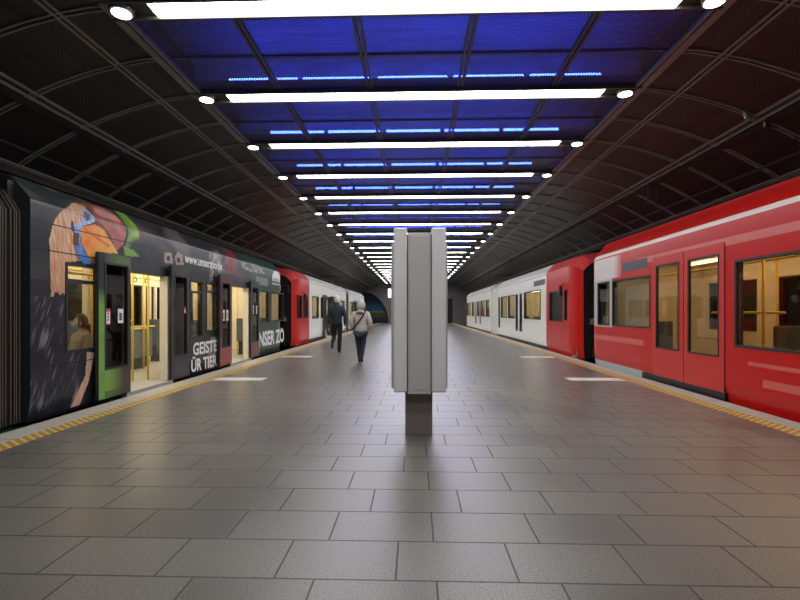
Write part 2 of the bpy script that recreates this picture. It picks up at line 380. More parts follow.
# ------------------------------------------------------------------ ceiling light bars and blue tubes
ORD=['nearest','second','third','fourth','fifth','sixth','seventh','eighth','ninth','tenth','eleventh','twelfth','thirteenth','fourteenth','fifteenth','sixteenth','seventeenth','eighteenth','nineteenth','twentieth','twenty-first','twenty-second','twenty-third','twenty-fourth']
def make_bar(y):
    r=empty('ceiling_light_bar',(-.03,y,4.66))
    MB().box(-3.40,3.34,y-.17,y-.135,4.60,4.80).box(-3.40,3.34,y+.135,y+.17,4.60,4.80).box(-3.40,3.34,y-.135,y+.135,4.66,4.80).build('housing',M['housing'],r)
    b=MB(); xs=[-2.87+5.69*i/6 for i in range(7)]
    for xa,xb in zip(xs,xs[1:]): b.quad((xa,y-.125,4.612),(xb,y-.125,4.612),(xb,y+.125,4.612),(xa,y+.125,4.612))
    for yy in (y-.125,y+.125): b.poly([(q,yy,4.612) for q in xs]+[(2.82,yy,4.655),(-2.87,yy,4.655)])
    for q in (-2.87,2.82): b.quad((q,y-.125,4.612),(q,y+.125,4.612),(q,y+.125,4.655),(q,y-.125,4.655))
    b.quad((-2.87,y-.125,4.655),(2.82,y-.125,4.655),(2.82,y+.125,4.655),(-2.87,y+.125,4.655))
    b.build('diffuser',M['lamp'],r,weld=True)
    for x in (-3.22,3.16):
        b=MB(); b.cyl((x,y),.125,4.585,4.66,28,.125)
        s=b.build('spotlight',M['housing'],r)
        MB().cyl((x,y),.098,4.578,4.60,28).build('lens',M['spot'],s)
    for x in (-2.98,2.93): MB().box(x-.09,x+.09,y-.12,y+.12,4.63,4.655).build('connector_box',M['black'],r)
    return r
def copy_tree(o,parent=None):
    c=o.copy(); COL.objects.link(c)
    if parent is not None: c.parent=parent
    for ch in list(o.children): copy_tree(ch,c)
    return c
bar0=make_bar(5.17)
def make_blue(y):
    r=empty('blue_light_row',(0,y,4.86))
    MB().box(-2.9,2.9,y-.05,y+.05,4.81,4.845).build('batten',M['frame'],r)
    for i in range(5):
        x=-2.86+i*1.15
        MB().tube([(x,y,4.875),(x+1.05,y,4.875)],.033,8).build('tube',M['blue'],r)
    return r
blu0=make_blue(5.17)
for k in range(24):
    y=5.17+2.15*k
    o=bar0 if k==0 else copy_tree(bar0); o.location.y=y
    lab='nearest white light bar across the ceiling, cut by the top edge' if k==0 else '%s white light bar across the ceiling, counting away from the nearest'%ORD[k]
    tag(o,lab,'light','white light bars across the ceiling')
    o=blu0 if k==0 else copy_tree(blu0); o.location.y=y
    tag(o,'row of blue tubes glowing through the ceiling mesh above the %s white light bar'%ORD[k],'light','blue tube rows above the ceiling mesh')
for k in range(1,3):
    y=5.17-2.15*k
    o=copy_tree(bar0); o.location.y=y; tag(o,'white light bar across the ceiling, nearer than the top edge of the picture','light','light bars nearer than the picture')

# ------------------------------------------------------------------ totem
t=empty('information_pillar',(.05,5.25,0)); tag(t,'tall grey metal advertising pillar standing alone mid-platform','information pillar')
MB().box(-.105,.185,5.11,5.5,0,.55).build('base_post',M['totemb'],t,bevel=.006)
MB().box(-.075,.165,4.995,5.62,.455,2.135).build('spine',M['totemd'],t,bevel=.006)
MB().box(-.055,.145,4.99,5.0,.50,2.11).build('cover_strip',M['totemd'],t,bevel=.003)
for x0,x1 in ((-.222,-.082),(.172,.322)):
    MB().box(x0,x1,4.97,5.66,.475,2.185).build('display_case',M['totem'],t,bevel=.016)
MB().box(-.252,-.224,5.10,5.60,.50,2.03).build('poster_frame',M['totemd'],t,bevel=.006)
MB().box(.324,.345,5.10,5.60,.50,2.03).build('poster_frame',M['totemd'],t,bevel=.006)
for x in (-.0785,.1685): MB().box(x-.003,x+.003,4.985,5.0,.50,2.12).build('seam_gap',M['black'],t)

# ------------------------------------------------------------------ light rail vehicles
from mathutils import noise as NZ
W=2.55
def prof_d(z):
    if z<.25: return .04*(1-(z+.04)/.29)
    if z<2.69: return 0.
    return .27*((z-2.69)/.30)**1.15
ROOF=[(.5,3.06),(.9,3.11),(W/2,3.13),(W-.9,3.11),(W-.5,3.06)]
def frange(a,b,st):
    n=max(1,round((b-a)/st)); return [a+(b-a)*i/n for i in range(n+1)]
def breaks(a,b,st,marks):
    ks=sorted(set([a,b]+[m for m in marks if a<m<b])); out=[]
    for p,q in zip(ks,ks[1:]): out+=frange(p,q,st)[:-1]
    return out+[b]
def inh(y,z,hs): return any(h[0]<y<h[1] and h[2]<z<h[3] for h in hs)

class Tram:
    def __init__(s,name,sg,x0,y0,y1,label):
        s.sg=sg; s.x0=x0; s.root=empty(name,(sg*(x0+W/2),(y0+y1)/2,-.95)); tag(s.root,label,'tram')
    def X(s,d): return s.sg*(s.x0+d)
    def bx(s,mb,d0,d1,ya,yb,za,zb,col=None):
        a,b=sorted((s.X(d0),s.X(d1))); return mb.box(a,b,ya,yb,za,zb,col)
    def shell(s,name,ya,yb,hn,hf,col,ta=0,tb=0,T=1.0,E=.38,yst=.35,zst=.35,fine=None,mat='paint',lift=0):
        ym=[h[i] for h in hn+hf for i in (0,1)]
        if ta: ym+=[ya+T*k/7 for k in range(1,8)]
        if tb: ym+=[yb-T*k/7 for k in range(1,8)]
        if fine: ys=breaks(ya,fine[0],fine[1],ym)[:-1]+breaks(fine[0],yb,yst,ym)
        else: ys=breaks(ya,yb,yst,ym)
        zn=breaks(-.04,2.99,zst,[h[i] for h in hn for i in (2,3)]+[.25,.1,2.69,2.79,2.89]+[q for q in (.95,2.15,2.3,2.42,2.61,2.65,2.72)])
        zf=breaks(-.04,2.99,.6,[h[i] for h in hf for i in (2,3)]+[.25,2.69,2.84])
        pr=[(prof_d(z),z) for z in zn]+ROOF+[(W-prof_d(z),z) for z in reversed(zf)]
        nn=len(zn); nt=len(pr); mb=MB()
        def tp(y):
            t=0
            if ta: t=max(t,1-(y-ya)/T)
            if tb: t=max(t,1-(yb-y)/T)
            t=max(0,t); return E*t**2.2,.30*t**3
        for y in ys:
            e,r=tp(y)
            for d,z in pr:
                f=max(0,(z-1.9)/1.2); mb.v.append((s.X(e+d*(W-2*e)/W),y,z-r*f+lift*max(0,min(1,(z-2.69)/.3))))
        for i in range(len(ys)-1):
            yc=(ys[i]+ys[i+1])/2
            for j in range(nt-1):
                zc=(pr[j][1]+pr[j+1][1])/2
                if j<nn-1:
                    if inh(yc,zc,hn): continue
                    c=col(yc,zc,0)
                elif j>=nt-len(zf):
                    if inh(yc,zc,hf): continue
                    c=col(yc,zc,2)
                else: c=col(yc,zc,1)
                mb.face((i*nt+j,i*nt+j+1,(i+1)*nt+j+1,(i+1)*nt+j),c)
            mb.face((i*nt,i*nt+nt-1,(i+1)*nt+nt-1,(i+1)*nt),(.02,.02,.02))
        for i in (0,len(ys)-1): mb.face(range(i*nt,i*nt+nt),col(ys[i],1.4,3))
        return mb.build(name,M[mat],s.root)
    def lining(s,ya,yb,hn,hf,mat='cream'):
        mb=MB()
        for d,hs in ((.09,hn),(W-.09,hf)):
            ys=breaks(ya,yb,2,[h[i] for h in hs for i in (0,1)]); zs=breaks(0,2.45,1,[h[i] for h in hs for i in (2,3)])
            for a,b in zip(ys,ys[1:]):
                for p,q in zip(zs,zs[1:]):
                    if inh((a+b)/2,(p+q)/2,hs): continue
                    mb.quad((s.X(d),a,p),(s.X(d),b,p),(s.X(d),b,q),(s.X(d),a,q))
        mb.quad((s.X(.09),ya,2.45),(s.X(W-.09),ya,2.45),(s.X(W-.09),yb,2.45),(s.X(.09),yb,2.45))
        for y in (ya,yb): mb.quad((s.X(.09),y,0),(s.X(W-.09),y,0),(s.X(W-.09),y,2.45),(s.X(.09),y,2.45))
        mb.build('interior_lining',M[mat],s.root,recalc=False)
        s.bx(MB(),.05,W-.05,ya,yb,-.02,.02).build('cabin_floor',M['greyfloor'],s.root)
        for d in (.75,W-.75):
            s.bx(MB(),d-.07,d+.07,ya+.4,yb-.4,2.40,2.445).build('cabin_lamp',M['warm'],s.root)
    def window(s,ya,yb,za,zb,div=None,far=False,gl='glass',t=.035,fm='rubber'):
        d0,d1=(-.008,.10) if not far else (W-.10,W+.008)
        mb=MB()
        s.bx(mb,d0,d1,ya,ya+t,za,zb); s.bx(mb,d0,d1,yb-t,yb,za,zb)
        s.bx(mb,d0,d1,ya+t,yb-t,za,za+t); s.bx(mb,d0,d1,ya+t,yb-t,zb-t,zb)
        if div: s.bx(mb,d0+.003,d1,ya+t,yb-t,div-.022,div+.022)
        o=mb.build('window',M[fm],s.root)
        dm=.02 if not far else W-.02
        s.bx(MB(),dm-.004,dm+.004,ya+t,yb-t,za+t,zb-t).build('pane',M[gl],o)
        return o
    def leaf(s,ya,yb,za,zb,gy,gz,col,d=(-.11,-.06),stick=None,gl='darkglass'):
        """door leaf; gy=(side margin left,right) gz=(glass bottom,top)"""
        mb=MB(); g0,g1=ya+gy[0],yb-gy[1]
        def cells(a,b,p,q):
            ys=frange(a,b,.05); zs=frange(p,q,.05)
            for y1,y2 in zip(ys,ys[1:]):
                for z1,z2 in zip(zs,zs[1:]):
                    c=col((y1+y2)/2,(z1+z2)/2)
                    for dd in d: mb.quad((s.X(dd),y1,z1),(s.X(dd),y2,z1),(s.X(dd),y2,z2),(s.X(dd),y1,z2),c)
        cells(ya,g0,za,zb); cells(g1,yb,za,zb); cells(g0,g1,za,gz[0]); cells(g0,g1,gz[1],zb)
        for a,b,p,q in ((ya,ya,za,zb),(yb,yb,za,zb),(g0,g0,gz[0],gz[1]),(g1,g1,gz[0],gz[1])):
            mb.quad((s.X(d[0]),a,p),(s.X(d[1]),a,p),(s.X(d[1]),a,q),(s.X(d[0]),a,q),(.03,.03,.03))
        for z,a,b in ((za,ya,yb),(zb,ya,yb),(gz[0],g0,g1),(gz[1],g0,g1)):
            mb.quad((s.X(d[0]),a,z),(s.X(d[1]),a,z),(s.X(d[1]),b,z),(s.X(d[0]),b,z),(.03,.03,.03))
        o=mb.build('door_leaf',M['dullpaint'],s.root,recalc=False)
        g=MB(); t=.028
        for a,b,p,q in ((g0,g0+t,gz[0],gz[1]),(g1-t,g1,gz[0],gz[1]),(g0+t,g1-t,gz[0],gz[0]+t),(g0+t,g1-t,gz[1]-t,gz[1])): s.bx(g,d[0]-.006,d[1],a,b,p,q)
        g.build('glazing_seal',M['rubber'],o)
        dm=(d[0]+d[1])/2
        s.bx(MB(),dm-.004,dm+.004,g0+t,g1-t,gz[0]+t,gz[1]-t).build('pane',M[gl],o)
        for (a,b,p,q,red) in (stick or []):
            if red: s.bx(MB(),dm-.010,dm-.005,a,b,p,q).build('sticker_border',M['sredge'],o)
            m=.016 if red else 0
            s.bx(MB(),dm-.014,dm-.0105,a+m,b-m,p+m,q-m-(.03 if red else 0)).build('sticker',M['white'],o)
            k=MB()
            for i in range(3): s.bx(k,dm-.0165,dm-.0145,a+m+.03,b-m-.035,p+m+.04+i*(q-p-.1)/3,p+m+.075+i*(q-p-.1)/3)
            k.build('sticker_print',M['rubber'],o)
        return o
    def doorway(s,ya,yb,zt=2.12,jm='cream'):
        for a,b in ((ya,ya+.07),(yb-.07,yb)): s.bx(MB(),-.03,.12,a,b,.02,zt-.14).build('door_jamb',M[jm],s.root)
        s.bx(MB(),-.02,.20,ya,yb,zt-.14,zt+.02).build('door_header',M['black'],s.root)
        s.bx(MB(),-.10,.2,ya,yb,-.05,.024).build('door_sill',M['greyfloor'],s.root)
    def pole(s,d,y,z0=.02,z1=2.40): MB().tube([(s.X(d),y,z0),(s.X(d),y,z1)],.02,10).build('grab_pole',M['pole'],s.root,smooth=True)
    def rail(s,pts): MB().tube([(s.X(d),y,z) for d,y,z in pts],.02,8).build('grab_rail',M['pole'],s.root,smooth=True)
    def seat(s,d,y,face):   # face +1 looks +y
        o=s.bx(MB(),d-.22,d+.22,y-.21,y+.21,.40,.48).build('seat',M['seat'],s.root,bevel=.02)
        s.bx(MB(),d-.2,d+.2,y-.12,y+.12,.02,.40).build('seat_base',M['heater'],o)
        yb=y-face*.23; s.bx(MB(),d-.22,d+.22,yb-.035,yb+.035,.44,1.12).build('backrest',M['seat'],o,bevel=.02)
    def bellows(s,ya,yb,n,inset=.10,z0=-.02,z1=2.86,mat='bellow',amp=.085,piping=False):
        mb=MB(); pts=[]
        for i in range(2*n+1):
            y=ya+(yb-ya)*i/(2*n); d=inset+(amp if i%2 else 0)+(.012*math.sin(i*2.3) if piping else 0); pts.append((y,d))
            if piping and i%2==0: pts.append((y+.011,d))
        for (y1,d1),(y2,d2) in zip(pts,pts[1:]):
            pc=None if not piping else ((.10,.087,.07) if y2-y1<.0112 else (.028,.024,.02))  # ridges painted lighter and slopes darker to imitate fold shading
            ring=[]
            for y,d in ((y1,d1),(y2,d2)):
                ring.append([(s.X(d),y,z0),(s.X(d),y,z1-.35),(s.X(d+.15),y,z1-.1),(s.X(d+.45),y,z1-d*.4),(s.X(W-d-.45),y,z1-d*.4),(s.X(W-d-.15),y,z1-.1),(s.X(W-d),y,z1-.35),(s.X(W-d),y,z0)])
            for k in range(7): mb.quad(ring[0][k],ring[0][k+1],ring[1][k+1],ring[1][k],pc)
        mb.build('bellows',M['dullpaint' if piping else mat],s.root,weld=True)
    def under(s,ya,yb,bog):
        s.bx(MB(),.25,W-.25,ya,yb,-.42,-.045).build('underframe',M['under'],s.root)
        for y in bog:
            o=s.bx(MB(),.35,W-.35,y-1.25,y+1.25,-.72,-.43).build('bogie',M['under'],s.root)
            for yy in (y-.8,y+.8):
                for d in (.55,W-.55):
                    a,b=sorted((s.X(d-.06),s.X(d+.06))); MB().wheel((yy,-.62),.33,a,b).build('wheel',M['steel'],o)
    def lettering(s,txt,y,z,size,xs=1,bold=.0,d=-.012,shear=0,spacing=1.0,mat='white',width=None):
        cu=bpy.data.curves.new('txt','FONT'); cu.body=txt; cu.size=size; cu.offset=bold; cu.shear=shear; cu.space_character=spacing; cu.extrude=.001; cu.resolution_u=3
        o=bpy.data.objects.new('txt',cu); COL.objects.link(o)
        dg=bpy.context.evaluated_depsgraph_get(); me=bpy.data.meshes.new_from_object(o.evaluated_get(dg))
        bpy.data.objects.remove(o); 
        xm=[v.co.x for v in me.vertices]
        if width: xs=width/(max(xm)-min(xm))
        off=s.root.location; x0=min(xm)
        for v in me.vertices:
            c=v.co.copy(); 
            yy=y+(c.x-x0)*xs if s.sg<0 else y-(c.x-x0)*xs
            v.co=Vector((s.X(d)-s.sg*c.z,yy,z+c.y))-off
        me.materials.clear(); me.materials.append(M[mat]); me.name='lettering'
        ob=bpy.data.objects.new('lettering',me); COL.objects.link(ob); ob.parent=s.root; return ob

def pip(y,z,p):
    r=False; j=len(p)-1
    for i in range(len(p)):
        if (p[i][1]>z)!=(p[j][1]>z) and y<(p[j][0]-p[i][0])*(z-p[i][1])/(p[j][1]-p[i][1])+p[i][0]: r=not r
        j=i
    return r
BB={k:(min(a for a,_ in v),max(a for a,_ in v),min(b for _,b in v),max(b for _,b in v)) for k,v in PR.items()}
def hit(k,y,z):
    b=BB[k]; return b[0]<=y<=b[1] and b[2]<=z<=b[3] and pip(y,z,PR[k])
def lerp(a,b,t): t=max(0,min(1,t)); return tuple(x+(q-x)*t for x,q in zip(a,b))
def nz(y,z,s1,s2,o=0): return NZ.noise(Vector((y*s1,z*s2,o)))
def wrap(y,z,side):
    if side: return (.03,.033,.038)
    n=nz(y,z,1.3,1.7,3)
    c=lerp((.016,.019,.024),(.04,.046,.05),n+.5)
    if y<8.0:
        j=nz(y,z,14,14,9)*.010; yy,zz=y+j,z+j
        # plumage below the neck
        if z<1.72 and y<7.6:
            c=lerp((.010,.012,.018),(.02,.022,.032),n+.5)
            q=nz(y-z*.45,z+y*.3,32,4.5,5); q2=nz(y-z*.35,z,16,2.6,15)
            if z<1.5: c=lerp(c,(.34,.35,.41),max(0,(q-.12)*1.3)*max(0,min(1,(nz(y,z,2.6,2.0,14)+.12)*2))+max(0,q2-.34)*1.0)
        if z>2.45:
            g=nz(y,z,2.2,3.5,21); c=lerp(c,(.03,.10,.06),(g-.05)*2.5) if g>.05 else lerp(c,(.16,.15,.12),(-g-.2)*2)
        if hit('leafg',y,z):
            g=nz(y,z,2.4,1.8,30); c=lerp((.15,.30,.04),(.34,.58,.12),g*1.5+.5)
            ed=nz(y,z,1.5,1.5,31); c=lerp(c,(.03,.05,.03),(ed-.12)*4)
        if hit('leafb',yy,zz): c=(.20,.36,.08)
        if hit('trunk',yy,zz): c=lerp((.62,.33,.22),(.75,.52,.40),nz(y,z,30,4,2)+.5)
        if hit('neck',yy,zz):
            q=nz(y+.2*z,z,34,5,1); c=lerp((.55,.25,.12),(.80,.52,.34),q*1.1+.5)
            if z<2.1: c=lerp(c,(.36,.16,.10),(2.1-z)*.9)
            if z<1.52+.1*nz(y,z,20,3,8): c=(.012,.013,.02)
        if hit('crown',yy,zz): c=lerp((.16,.05,.035),(.34,.14,.09),nz(y,z,25,25,4)+.5)
        if hit('casque',y,z):
            c=lerp((.34,.075,.07),(.55,.20,.17),nz(y,z,6,6,6)+.45)
            if hit('casqueh',y,z): c=lerp(c,(.80,.50,.45),.55)
        if hit('casqued',yy,zz): c=(.14,.045,.05)
        if hit('beak',y,z):
            b=BB['beak']; t=(y-b[0])/(b[1]-b[0])*.7+(b[3]-z)/(b[3]-b[2])*.4
            c=lerp((.85,.20,.02),(.90,.52,.13),t+nz(y,z,9,9,7)*.5)
            if hit('beakline',y,z): c=lerp(c,(.55,.10,.02),.7)
        if hit('throat',y,z): c=lerp((.10,.24,.66),(.38,.58,.85),(z-2.15)*2.2+nz(y,z,18,6,2)*.6)
        if hit('throatd',y,z): c=(.03,.05,.13)
        if hit('brown',y,z): c=(.14,.04,.025)
        if hit('face',y,z): c=lerp((.16,.33,.68),(.52,.68,.88),nz(y,z,16,16,3)+.5)
        if hit('eyew',y,z): c=(.05,.09,.24)
        if hit('eye',y,z): c=(.80,.74,.70)
        ex,ez=EYE; dd=math.hypot((y-ex)/1.15,z-ez)
        if dd<.050: c=(.22,.03,.025)
        if dd<.030: c=(.005,.005,.006)
    else:
        g=nz(y,z,1.1,2.0,40)
        if z>2.25 and g>.1: c=lerp(c,(.13,.12,.115),(g-.1)*2.5)
        if 8<y<9.7 and z>2.4 and g<0: c=lerp(c,(.20,.13,.09),-g*1.6)
        if y>13.4: c=lerp(c,(.022,.062,.045),.75)
        if 13.7<y and z<.95: c=(.028,.062,.045)
        if y>16.2 and z<2.5: c=lerp(c,(.06,.13,.09),.4)
        if hit('monkey',y,z): c=lerp((.12,.10,.09),(.42,.36,.32),nz(y,z,7,7,50)*1.4+.4)
        if hit('pale',y,z) or hit('pale2',y,z): c=lerp(c,(.34,.33,.33),nz(y,z,6,9,51)*1.6+.4)
        if hit('red',y,z): c=lerp((.16,.012,.016),(.30,.05,.05),nz(y,z,6,6,52)+.5)
        if hit('stone',y,z): c=lerp((.07,.06,.05),(.30,.27,.245),nz(y,z,9,14,53)*1.3+.5)
        if hit('ear1',y,z) or hit('ear2',y,z): c=lerp((.30,.24,.19),(.46,.38,.31),nz(y,z,20,20,54)+.5)
        if hit('pup1',y,z) or hit('pup2',y,z): c=(.012,.012,.014)
    if 2.655<z<2.69 : c=lerp(c,(.16,.16,.16),.35)
    if abs(z-2.1)<.008 or (abs(z-.62)<.006 and y<7.4): c=(.006,.006,.006)
    if abs(z-2.44)<.006 and y<9: c=(.01,.01,.01)
    if z<.0: c=(.012,.012,.012)
    return c
EYE=(sum(p[0] for p in PR['eye'])/len(PR['eye']),sum(p[1] for p in PR['eye'])/len(PR['eye']))

# --- near left vehicle
A=Tram('tram',-1,4.68,2.0,17.28,'dark picture-wrapped tram with a hornbill head, doors open, along the left platform edge')
winN=[(6.29,7.02,.76,1.985),(9.85,10.44,.76,1.985),(10.62,11.2,.86,1.985),(14.27,15.26,.98,1.97),(15.46,16.95,1.0,1.97)]
doorN=[(7.50,8.95,0.0,2.12),(11.80,13.32,0.0,2.12)]
winF=[(6.2,7.6,.8,2.0),(8.7,10.9,.8,2.0),(11.5,13.3,.95,2.0),(13.8,15.2,.8,2.0)]
A.shell('body',5.70,17.28,winN+doorN,winF,wrap,tb=1,T=1.0,E=.34,yst=.04,zst=.0145,fine=(8.0,.0125))
A.lining(5.78,16.6,winN+doorN,winF)
for i,(a,b,p,q) in enumerate(winN): A.window(a,b,p,q,div=1.735 if i<2 else (1.78 if i==2 else None))
for a,b,p,q in winF: A.window(a,b,p,q,far=True,gl='darkglass')
for a,b,_,zt in doorN: A.doorway(a,b,zt)
def leaf1(y,z):
    t=(y-6.80)/.78
    if t<.16: return lerp((.012,.018,.022),(.16,.33,.07),(1.66-z)*4) if z>1.3 else lerp((.16,.33,.07),(.10,.21,.04),nz(y,z,3,3))
    if z>2.0: return lerp((.02,.03,.03),(.10,.17,.06),(t-.1)*2)
    if z<.5:
        g=lerp((.17,.33,.06),(.05,.04,.03),(t-.30)*2.2); return lerp(g,(.03,.03,.025),.6) if z<.15 else g
    return lerp((.03,.04,.035),(.035,.032,.03),t)
def dk(c0,c1,low=None):
    def f(y,z):
        c=lerp(c0,c1,nz(y,z,2.5,2.5,60)+.5)
        return low if low and z<.48 else c
    return f
A.leaf(6.80,7.58,.03,2.185,(.135,.06),(.45,2.05),leaf1,stick=[(6.97,7.09,1.12,1.36,True),(7.27,7.40,1.14,1.36,False)])
A.leaf(8.88,9.60,.03,2.185,(.12,.10),(.45,2.02),dk((.02,.02,.022),(.05,.042,.04)),stick=[(9.40,9.48,1.28,1.42,True)])
A.leaf(11.13,11.85,.03,2.185,(.12,.12),(.45,2.02),dk((.045,.012,.014),(.11,.022,.024),(.26,.035,.03)),stick=[(11.30,11.42,1.1,1.36,False),(11.53,11.65,1.1,1.36,False)])
A.leaf(13.27,13.98,.03,2.185,(.10,.10),(.45,2.02),dk((.03,.03,.032),(.06,.055,.055),(.14,.04,.035)),stick=[(13.42,13.50,1.25,1.5,False),(13.72,13.80,1.25,1.5,False)])
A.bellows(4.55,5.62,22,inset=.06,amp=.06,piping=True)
A.bx(MB(),.2,W-.2,5.60,5.72,-.03,2.9).build('bellows_frame',M['rubber'],A.root)
A.shell('body',2.0,4.5,[],[],lambda y,z,s_: (.02,.022,.026),yst=.5,zst=.5)
A.under(2.2,16.8,(4.9,14.6))
o=A.bx(MB(),.02,.5,4.7,6.0,-.30,-.10).build('bogie_cover',M['green'],A.root,bevel=.04)
MB().tube([(A.X(.0),5.5,-.22),(A.X(.0),5.5,-.14)],.02,8).build('cover_latch',M['steel'],o)
A.bx(MB(),-.006,.05,13.95,15.1,2.13,2.36).build('destination_display',simple('display_grey_green',(.16,.21,.19),.3),A.root)
# interior seen through doors and windows
A.rail([(1.50,8.9,.98),(1.50,11.2,.98)]); A.rail([(1.50,8.9,1.02),(1.50,8.9,.2)])
A.bx(MB(),1.55,1.58,9.4,11.2,.28,.92).build('partition_panel',M['panel'],A.root)
A.bx(MB(),1.6,2.1,10.2,11.1,.04,.32).build('heater_box',M['heater'],A.root,bevel=.02)
for d,y in ((.42,9.02),(.62,8.85),(1.50,9.35),(1.50,10.75),(.5,11.6),(.6,13.25),(1.6,13.6),(.42,7.42),(.7,14.4)): A.pole(d,y)
A.rail([(.62,8.85,1.15),(.62,8.55,1.15),(.62,8.55,1.05)])
for d in (.72,1.85): A.rail([(d,6.0,2.12),(d,16.2,2.12)])
for y in (8.4,8.75,9.1,9.5,12.3,12.7,13.0):
    o=MB().tube([(A.X(.72),y,2.12),(A.X(.72),y,1.98)],.012,6).build('strap_handle',M['white'],A.root)
    MB().tube([(A.X(.72),y-.045,1.90),(A.X(.72),y-.05,1.95),(A.X(.72),y,1.985),(A.X(.72),y+.05,1.95),(A.X(.72),y+.045,1.90),(A.X(.72),y-.045,1.90)],.010,6).build('loop',M['black'],o)
for d,y,f in ((.50,7.43,-1),(2.05,7.2,-1),(1.98,6.3,1),(.5,6.35,1),(2.05,9.6,1),(.5,10.1,1),(.5,11.0,-1),(2.05,12.5,1),(2.05,13.4,-1),(.5,14.6,1),(.5,15.6,-1)): A.seat(d,y,f)
A.bx(MB(),.90,1.0,8.02,8.27,.02,2.42).build('cabin_wall',M['cream'],A.root)
A.bx(MB(),.885,.899,8.09,8.20,1.3,1.8).build('notice',M['white'],A.root)
A.rail([(.32,6.3,1.88),(.32,7.3,1.88)]); A.rail([(.32,6.42,1.74),(.32,6.78,1.90)]); A.rail([(.30,6.33,.8),(.30,6.33,1.97)])
A.rail([(1.2,6.2,1.95),(1.2,7.3,1.95)]); A.rail([(1.2,6.4,1.75),(1.2,6.9,1.93)])
for y in (12.35,12.62,12.9): MB().tube([(A.X(2.42),y,.95),(A.X(2.42),y,2.0)],.05,8).build('window_post',M['fill'],A.root)
# marks on the side
A.lettering('www.unserzoo.de',9.60,2.32,.27,width=1.87,bold=.006,shear=.12)
A.lettering('GEISTE',9.96,.40,.36,width=1.23,bold=.010)
A.lettering('ÜR TIER',9.88,.055,.36,width=1.30,bold=.010)
A.lettering('NSER ZO',14.22,.27,.62,width=2.75,bold=.018)
A.lettering('unser zoo',15.55,2.22,.10,width=.85,bold=.003)
b=MB()   # white animal-herd mark on the roof shoulder
def patch(pts): b.poly([(A.X(prof_d(z)-.012+(.0 if z<2.69 else -.006)),y,z) for y,z in pts])
patch([(15.58,2.33),(15.56,2.50),(15.62,2.58),(15.70,2.60),(15.72,2.655),(15.86,2.68),(16.06,2.685),(16.26,2.67),(16.33,2.60),(16.42,2.58),(16.46,2.48),(16.44,2.33),(16.32,2.33),(16.31,2.43),(16.22,2.44),(16.20,2.33),(16.08,2.33),(16.07,2.45),(15.95,2.45),(15.94,2.33),(15.82,2.33),(15.81,2.44),(15.72,2.43),(15.70,2.33)])
b.build('herd_mark',M['white'],A.root,recalc=False)
MB().tube([(A.X(.2),17.1,2.3),(A.X(-.12),17.15,2.25),(A.X(-.12),17.15,2.0)],.02,6).build('mirror_arm',M['black'],A.root)
# coupler between the two vehicles
o=MB().tube([(A.X(W/2),16.8,-.45),(A.X(W/2),17.42,-.45)],.10,10).build('coupler',M['steel'],A.root)

# --- helpers for plain vehicles
RED=(.52,.009,.007); PALE=(.80,.81,.76)
def cabface(T,y,red=True):   # face towards -y
    c=W/2
    def pl(nm,d0,d1,za,zb,m,th=.03): return T.bx(MB(),d0,d1,y-th,y+.01,za,zb).build(nm,M[m],T.root,bevel=.01)
    pl('windscreen',.55,W-.55,1.02,2.1,'darkglass'); pl('destination_display',.62,W-.62,2.15,2.42,'fill',.02)
    for d in (.62,W-.62): pl('headlamp',d-.09,d+.09,.55,.68,'fill',.04)
    pl('bumper',.45,W-.45,.02,.26,'rubber',.08)
    MB().tube([(T.X(c),y+.3,-.45),(T.X(c),y-.55,-.45)],.10,10).build('coupler',M['steel'],T.root)
    o=T.bx(MB(),c-.16,c+.16,y-.75,y-.55,-.6,-.30).build('coupler_head',M['steel'],T.root)
    T.bx(MB(),.38,.75,y-.30,y-.02,.95,1.12).build('jumper_socket',M['steel'],T.root)
def mirror(T,y,z):
    o=T.bx(MB(),-.16,-.06,y-.05,y+.05,z-.2,z+.12).build('wing_mirror',M['black'],T.root,bevel=.02)
    MB().tube([(T.X(-.1),y,z+.1),(T.X(.05),y+.03,z+.25)],.015,6).build('mirror_arm',M['black'],o)
def panto(T,y):
    o=T.bx(MB(),.7,W-.7,y-.6,y+.6,3.10,3.2).build('pantograph',M['black'],T.root)
    b=MB(); c=W/2
    for d in (c-.35,c+.35): b.tube([(T.X(d),y+.5,3.2),(T.X(d),y-.5,3.42)],.025,6); b.tube([(T.X(d),y-.5,3.42),(T.X(c),y+.25,3.62)],.02,6)
    b.build('pantograph_arm',M['black'],o)
    MB().tube([(T.X(c-.85),y+.25,3.55),(T.X(c-.6),y+.25,3.645),(T.X(c+.6),y+.25,3.645),(T.X(c+.85),y+.25,3.55)],.03,8).build('contact_strip',M['black'],o)

# --- second left vehicle: red cab, pale body
Bv=Tram('tram',-1,4.68,18.80,44.8,'pale grey tram with a bright red cab, standing behind the picture-wrapped tram')
hn=[(19.14,19.74,1.05,2.0),(19.94,20.82,1.05,2.0),(21.7,23.2,1.0,2.05),(23.7,24.3,1.0,2.05),(28.2,29.6,1.0,2.05),(30.0,31.8,1.0,2.05)]
dn=[(24.75,26.2,0.0,2.12),(26.9,27.9,0.0,2.12)]
hr=[(34.4,36.2,1.0,2.05),(40.0,43.6,1.0,2.05)]; dr=[(36.9,38.3,0.0,2.12)]
def redpale(lim):
    def f(y,z,sd):
        if y<lim:
            if sd==3: return (.02,.02,.022)
            if z>2.72: return (.66,.06,.06)
            return RED
        if z<.06: return (.10,.10,.10)
        if abs(z-2.58)<.05 : return (.40,.40,.38)
        return PALE
    return f
hf=[(22.2,24.2,.9,2.0),(25.2,27,.9,2.0),(28,30,.9,2.0)]
for a,b_,p_,q in hf: Bv.window(a,b_,p_,q,far=True,gl='darkglass')
Bv.shell('body',18.80,32.4,hn+dn,hf,redpale(21.15),ta=1,T=.75,E=.20)
Bv.lining(21.3,32.2,[h for h in hn if h[0]>21]+dn,hf)
